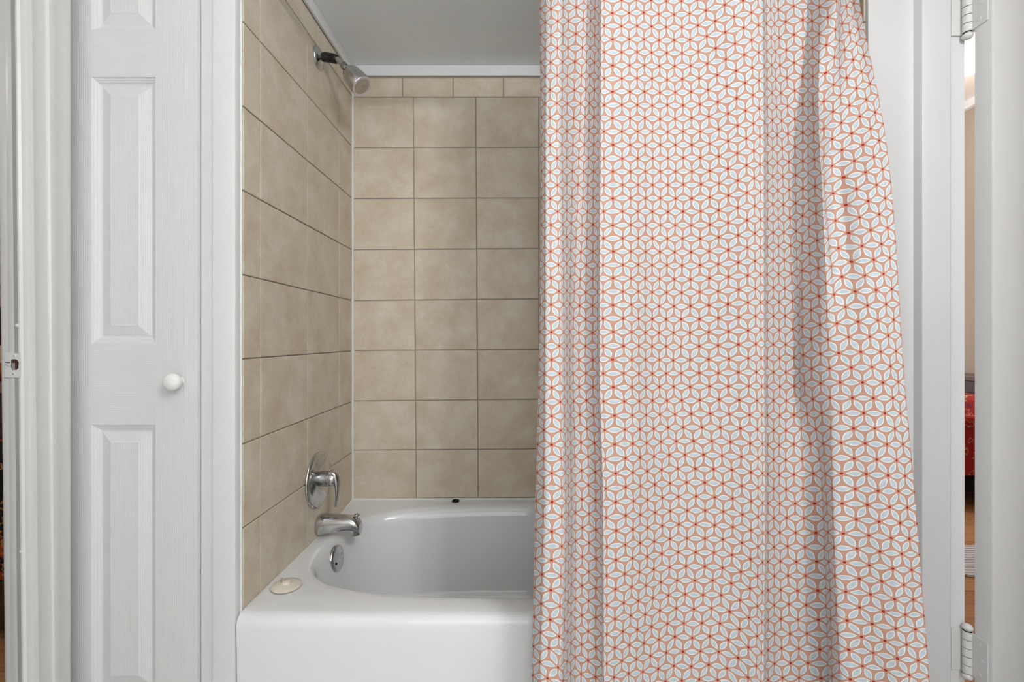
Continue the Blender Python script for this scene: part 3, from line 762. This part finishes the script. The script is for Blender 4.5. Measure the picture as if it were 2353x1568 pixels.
# ------------------------------------------------------------------ neighbouring room on the right (seen through the door gap)
def wood(name, c1, c2, stretch):
    m = mat(name, c1, .35)
    oi = nd(m, 'ShaderNodeObjectInfo'); n = noise(m, 14, 6, stretch=stretch)
    ad = nd(m, 'ShaderNodeMath', operation='MULTIPLY_ADD'); ad.inputs[1].default_value = .35
    m.node_tree.links.new(oi.outputs['Random'], ad.inputs[0]); m.node_tree.links.new(n, ad.inputs[2])
    to_base(m, ramp(m, ad.outputs[0], [(.35, lin(c1)), (.9, lin(c2))]))
    return m
M_plank = wood('honey_oak_floor', (178, 122, 80), (214, 164, 116), (.35, 5, 1))
M_beigew = mat('beige_wall_paint', (176, 161, 146), .7)
fl2 = slab('floor', XJ - .001, 4.3, .2, 5.7, -.04, -.012, mat('dark_subfloor', (70, 45, 30), .8))
random.seed(9)
y = .9
while y < 4.3:
    xs = [XJ + .002]; 
    while xs[-1] < 4.1: xs.append(min(4.2, xs[-1] + random.uniform(.9, 1.7)))
    for a, b in zip(xs[:-1], xs[1:]):
        v, f = box(a + .0008, b - .0008, y + .0008, y + .0992, -.012, random.uniform(-.0008, .0))
        o = obj('plank', v, f, M_plank, fl2, loc=((a + b) / 2, y + .05, 0))
    y += .1
slab('wall_bedroom_side', 3.62, 3.67, .2, 5.7, 0, 3.02, M_beigew)
slab('wall_bedroom_far', XJ, 3.62, 5.65, 5.7, 0, 3.02, M_beigew)
slab('wall_bedroom_near', XJ_, 3.67, .15, .2, 0, 3.02, M_beigew)
slab('wall_bedroom_upper', XJ - .02, XJ - .001, .2, 5.7, H + 1.37, 3.02, M_beigew)
slab('wall_bedroom_left', XJ - .02, XJ - .001, AB + .041, 5.7, 0, H + 1.37, M_beigew)
slab('ceiling_bedroom', XJ - .02, 3.67, .15, 5.7, 3.02, 3.06, mat('cream_ceiling', (232, 224, 216), .7))
struct(obj('trim_18', *prism_z([(3.62, .2), (3.585, .2), (3.585, 5.65), (3.62, 5.65)], 2.955, 3.02), M_trimw))
# round ceiling lamp
gl = mat('glowing_glass', (255, 250, 240), .4)
b_ = gl.node_tree.nodes['Principled BSDF']; b_.inputs['Emission Color'].default_value = (1, .96, .9, 1); b_.inputs['Emission Strength'].default_value = 6
lampo = empty('ceiling_lamp', (2.98, 3.14, 3.02))
tag(lampo, 'glowing round ceiling lamp glimpsed through the gap above the right door hinge', 'ceiling lamp')
obj('shade', *lathe((2.98, 3.14, 3.005), (0, 0, -1), [(0, .24), (.02, .25), (.06, .23), (.09, .16), (.10, .02)], 40), gl, lampo, smooth=True, angle=60)
obj('ceiling_ring', *lathe((2.98, 3.14, 3.02), (0, 0, -1), [(0, .26), (.014, .26)], 40), M_trimw, lampo, smooth=True)
# sideboard
M_dwood = mat('dark_mahogany', (58, 38, 38), .35)
sb = empty('sideboard', (3.47, 3.6, 0)); tag(sb, 'dark mahogany sideboard behind the red armchair', 'sideboard')
obj('carcass', *box(3.36, 3.60, 3.0, 4.4, .12, H - .30, .004), M_dwood, sb)
obj('top', *box(3.33, 3.615, 2.96, 4.44, H - .30, H - .262, .004), mat('mahogany_top', (96, 66, 66), .3), sb)
for yy in (3.04, 4.36):
    for xx in (3.38, 3.58): obj('leg', *box(xx - .02, xx + .02, yy - .02, yy + .02, 0, .12, .003), M_dwood, sb)
# armchair with red floral cloth
def floral(name, base, cols, scale):
    m = mat(name, base, .8)
    vo = nd(m, 'ShaderNodeTexVoronoi'); vo.inputs['Scale'].default_value = scale
    tc = nd(m, 'ShaderNodeTexCoord'); no = nd(m, 'ShaderNodeTexNoise'); no.inputs['Scale'].default_value = scale * .8
    L = m.node_tree.links; L.new(tc.outputs['Object'], no.inputs['Vector'])
    mx = nd(m, 'ShaderNodeMix', data_type='VECTOR'); mx.inputs[0].default_value = .12
    L.new(tc.outputs['Object'], mx.inputs[4]); L.new(no.outputs['Color'], mx.inputs[5]); L.new(mx.outputs[1], vo.inputs['Vector'])
    b0 = lin(base)
    st = [(0, lin(cols[0])), (.17, lin(cols[0])), (.2, lin(cols[1])), (.33, lin(cols[1])), (.36, b0), (1, b0)]
    r = ramp(m, vo.outputs['Distance'], st)
    no2 = nd(m, 'ShaderNodeTexNoise'); no2.inputs['Scale'].default_value = scale * 2.2; no2.inputs['Detail'].default_value = 1; L.new(tc.outputs['Object'], no2.inputs['Vector'])
    rr = ramp(m, no2.outputs['Fac'], [(0, (0, 0, 0, 1)), (.585, (0, 0, 0, 1)), (.6, (1, 1, 1, 1)), (.63, (1, 1, 1, 1)), (.645, (0, 0, 0, 1))])
    mc = nd(m, 'ShaderNodeMix', data_type='RGBA'); L.new(rr, mc.inputs[0]); L.new(r, mc.inputs[6]); mc.inputs[7].default_value = lin(cols[2])
    to_base(m, mc.outputs[2]); return m
M_red = floral('red_floral_upholstery', (190, 44, 42), ((196, 120, 116), (140, 40, 70), (210, 190, 150)), 11)
ac = empty('armchair', (3.0, 3.35, 0)); tag(ac, 'red floral upholstered armchair glimpsed through the right door gap', 'armchair')
obj('seat', *box(2.72, 3.18, 3.05, 3.62, .21, .44, .02), M_red, ac)
obj('backrest', *box(3.14, 3.30, 2.98, 3.70, .21, H - .385, .03), M_red, ac)
for yy in (2.96, 3.62): obj('armrest', *box(2.72, 3.2, yy, yy + .09, .21, H - .48, .03), M_red, ac)
obj('underside_shade', *box(2.75, 3.27, 3.0, 3.68, .10, .215), mat('painted_shade_black', (22, 14, 14), .9), ac)  # black block standing in for the shade under the seat
for xx in (2.77, 3.25):
    for yy in (3.02, 3.66): obj('leg', *box(xx - .02, xx + .02, yy - .02, yy + .02, 0, .105, .003), M_dwood, ac)
# rug
M_rug = mat('white_rug', (232, 232, 240), .95); bump(M_rug, noise(M_rug, 60, 4, stretch=(.2, 1, 1)), 1, .01)
v, f = loft([[(a, b, zq) for a, b in ((1.72, 2.02 - .10), (2.5, 2.43 - .05), (2.5, 2.44), (1.72, 2.44))] for zq in (.0005, .012)])
rg_ = []
x0, x1 = 1.6, 2.9
n = 26
parts = []
for i in range(n):
    y0_, y1_ = 2.1 + i * .0125, 2.1 + (i + 1) * .0125
    parts.append(box(x0 + .55 * max(0, 1 - (i / 4)), x1, y0_ + .0006, y1_ - .0006, .0006, .010 + .002 * (i % 2), .0015))
rug = obj('rug', *merge(*parts), M_rug, loc=(2.3, 2.26, 0)); tag(rug, 'white ribbed woven rug on the wood floor seen through the right door gap', 'rug')

# ------------------------------------------------------------------ neighbouring room on the left (sliver beside the jamb)
fl3 = slab('floor_left_room', -4.0, XL - .039, .0, 4.0, -.04, -.012, mat('dark_subfloor_b', (70, 45, 30), .8))
y = 1.0
while y < 2.6:
    for a, b in ((-3.2, -2.3), (-2.3, -1.2)):
        obj('plank', *box(a + .0008, b - .0008, y + .0008, y + .0842, -.012, 0), M_plank, fl3, loc=((a + b) / 2, y + .04, 0))
    y += .085
slab('wall_left_room_far', -4.0, XL - .06, 2.9, 2.95, 0, H + 1.37, M_beigew)
slab('wall_left_room_side', -4.05, -4.0, -1.0, 2.95, 0, H + 1.37, M_beigew)
slab('wall_left_room_near', -4.05, XL - .039, -1.05, -1.0, 0, H + 1.37, M_beigew)
slab('wall_left_room_closet', -1.15, -1.099, 1.225, 2.9, 0, H + 1.37, M_beigew)
slab('ceiling_left_room', -4.05, XL - .039, -1.05, 2.95, H + 1.37, H + 1.42, M_wall)
M_lac = floral('black_lacquer_with_orange_flowers', (12, 10, 10), ((196, 96, 40), (150, 66, 26), (190, 120, 60)), 13)
M_brown = mat('dark_brown_wood', (64, 44, 38), .4)
cb = empty('cabinet', (-2.15, 1.85, 0)); tag(cb, 'black lacquered cabinet painted with orange flowers left of the door jamb', 'cabinet')
zF = lambda py: PZ(py, 1.66)
obj('door_panel', *box(-2.55, -1.76, 1.66, 1.68, zF(1335), zF(1008), .002), M_lac, cb)
obj('body', *box(-2.58, -1.73, 1.681, 2.05, zF(1400), zF(905), .003), M_brown, cb)
obj('base_rail', *box(-2.6, -1.71, 1.655, 1.68, zF(1440), zF(1337), .003), M_brown, cb)
obj('top_rail', *box(-2.6, -1.71, 1.655, 1.68, zF(1006), zF(905), .003), M_brown, cb)
obj('top', *box(-2.62, -1.70, 1.64, 2.07, zF(903), zF(880), .003), mat('pinkish_wood', (150, 116, 104), .4), cb)
for xx in (-2.57, -1.75):
    for yy in (1.68, 2.02): obj('leg', *box(xx - .02, xx + .02, yy - .02, yy + .02, 0, zF(1400), .003), M_brown, cb)
bs = empty('bowl', (-1.92, 1.78, zF(880))); tag(bs, 'round orange and peach painted bowl on the black cabinet', 'bowl')
M_bowl = mat('orange_peach_glaze', (206, 110, 40), .3)
tcb = nd(M_bowl, 'ShaderNodeTexCoord'); spb = nd(M_bowl, 'ShaderNodeSeparateXYZ'); M_bowl.node_tree.links.new(tcb.outputs['Generated'], spb.inputs[0])
to_base(M_bowl, ramp(M_bowl, spb.outputs[2], [(0, lin((196, 84, 24))), (.48, lin((200, 90, 30))), (.52, lin((60, 30, 20))), (.55, lin((232, 186, 158))), (1, lin((236, 196, 172)))]))
hb_ = zF(795) - zF(880)
obj('vessel', *lathe((-1.92, 1.78, zF(880)), (0, 0, 1), [(0, .05), (.004, .06), (hb_ * .3, .115), (hb_ * .7, .13), (hb_, .12), (hb_ * .96, .112), (.02, .05)], 32), M_bowl, bs, smooth=True)
mir = empty('mirror_frame', (-2.15, 2.03, zF(880))); tag(mir, 'dark wooden dresser mirror frame standing on the black cabinet', 'mirror')
obj('lower_rail', *box(-2.5, -1.80, 2.0, 2.04, zF(880), PZ(705, 2.0), .004), M_brown, mir)
for xx in (-2.5, -2.04): obj('post', *box(xx - .03, xx + .0, 2.0, 2.04, PZ(705, 2.0), H + .9, .004), M_brown, mir)
M_cloth = mat('white_cloth_red_print', (236, 226, 214), .9)
wv = nd(M_cloth, 'ShaderNodeTexNoise'); wv.inputs['Scale'].default_value = 30; tcw = nd(M_cloth, 'ShaderNodeTexCoord')
M_cloth.node_tree.links.new(tcw.outputs['Object'], wv.inputs['Vector'])
to_base(M_cloth, ramp(M_cloth, wv.outputs['Fac'], [(.45, lin((238, 228, 218))), (.5, lin((188, 84, 56))), (.56, lin((238, 228, 218)))]))
rings = []
for zq in (H - .2, H + 1.1):
    rings.append([(-3.4 + i * .03, 2.84 + .02 * math.sin(i * .9), zq) for i in range(45)])
v, f = loft(rings, False, False, closed=False)
cu = obj('window_curtain', v, f, M_cloth, smooth=True, loc=(-2.7, 2.84, H + 1.1)); cu.modifiers.new('t', 'SOLIDIFY').thickness = .002
tag(cu, 'white window curtain with small red print in the room on the left', 'curtain')
# rings joining the curtain to the rod (just above the frame)
ring0 = None
for i in range(8):
    k = int((i + .5) / 8 * NU); rx = float(X[0, k])
    if ring0 is None:
        ring0 = obj('curtain_ring', *torus((rx, 1.160, H + .960), (1, 0, 0), .0255, .0016, 24, 6), M_chrome, smooth=True, angle=60, loc=(rx, 1.160, H + .960))
        tag(ring0, 'leftmost chrome ring on the rod above the curtain', 'curtain ring', 'rings along the curtain rod')
    else:
        c_ = ring0.copy(); C.objects.link(c_); c_.location = (rx, 1.160, H + .960)
        c_['label'] = ('second', 'third', 'fourth', 'fifth', 'sixth', 'seventh', 'eighth')[i - 1] + ' chrome ring from the left on the curtain rod'
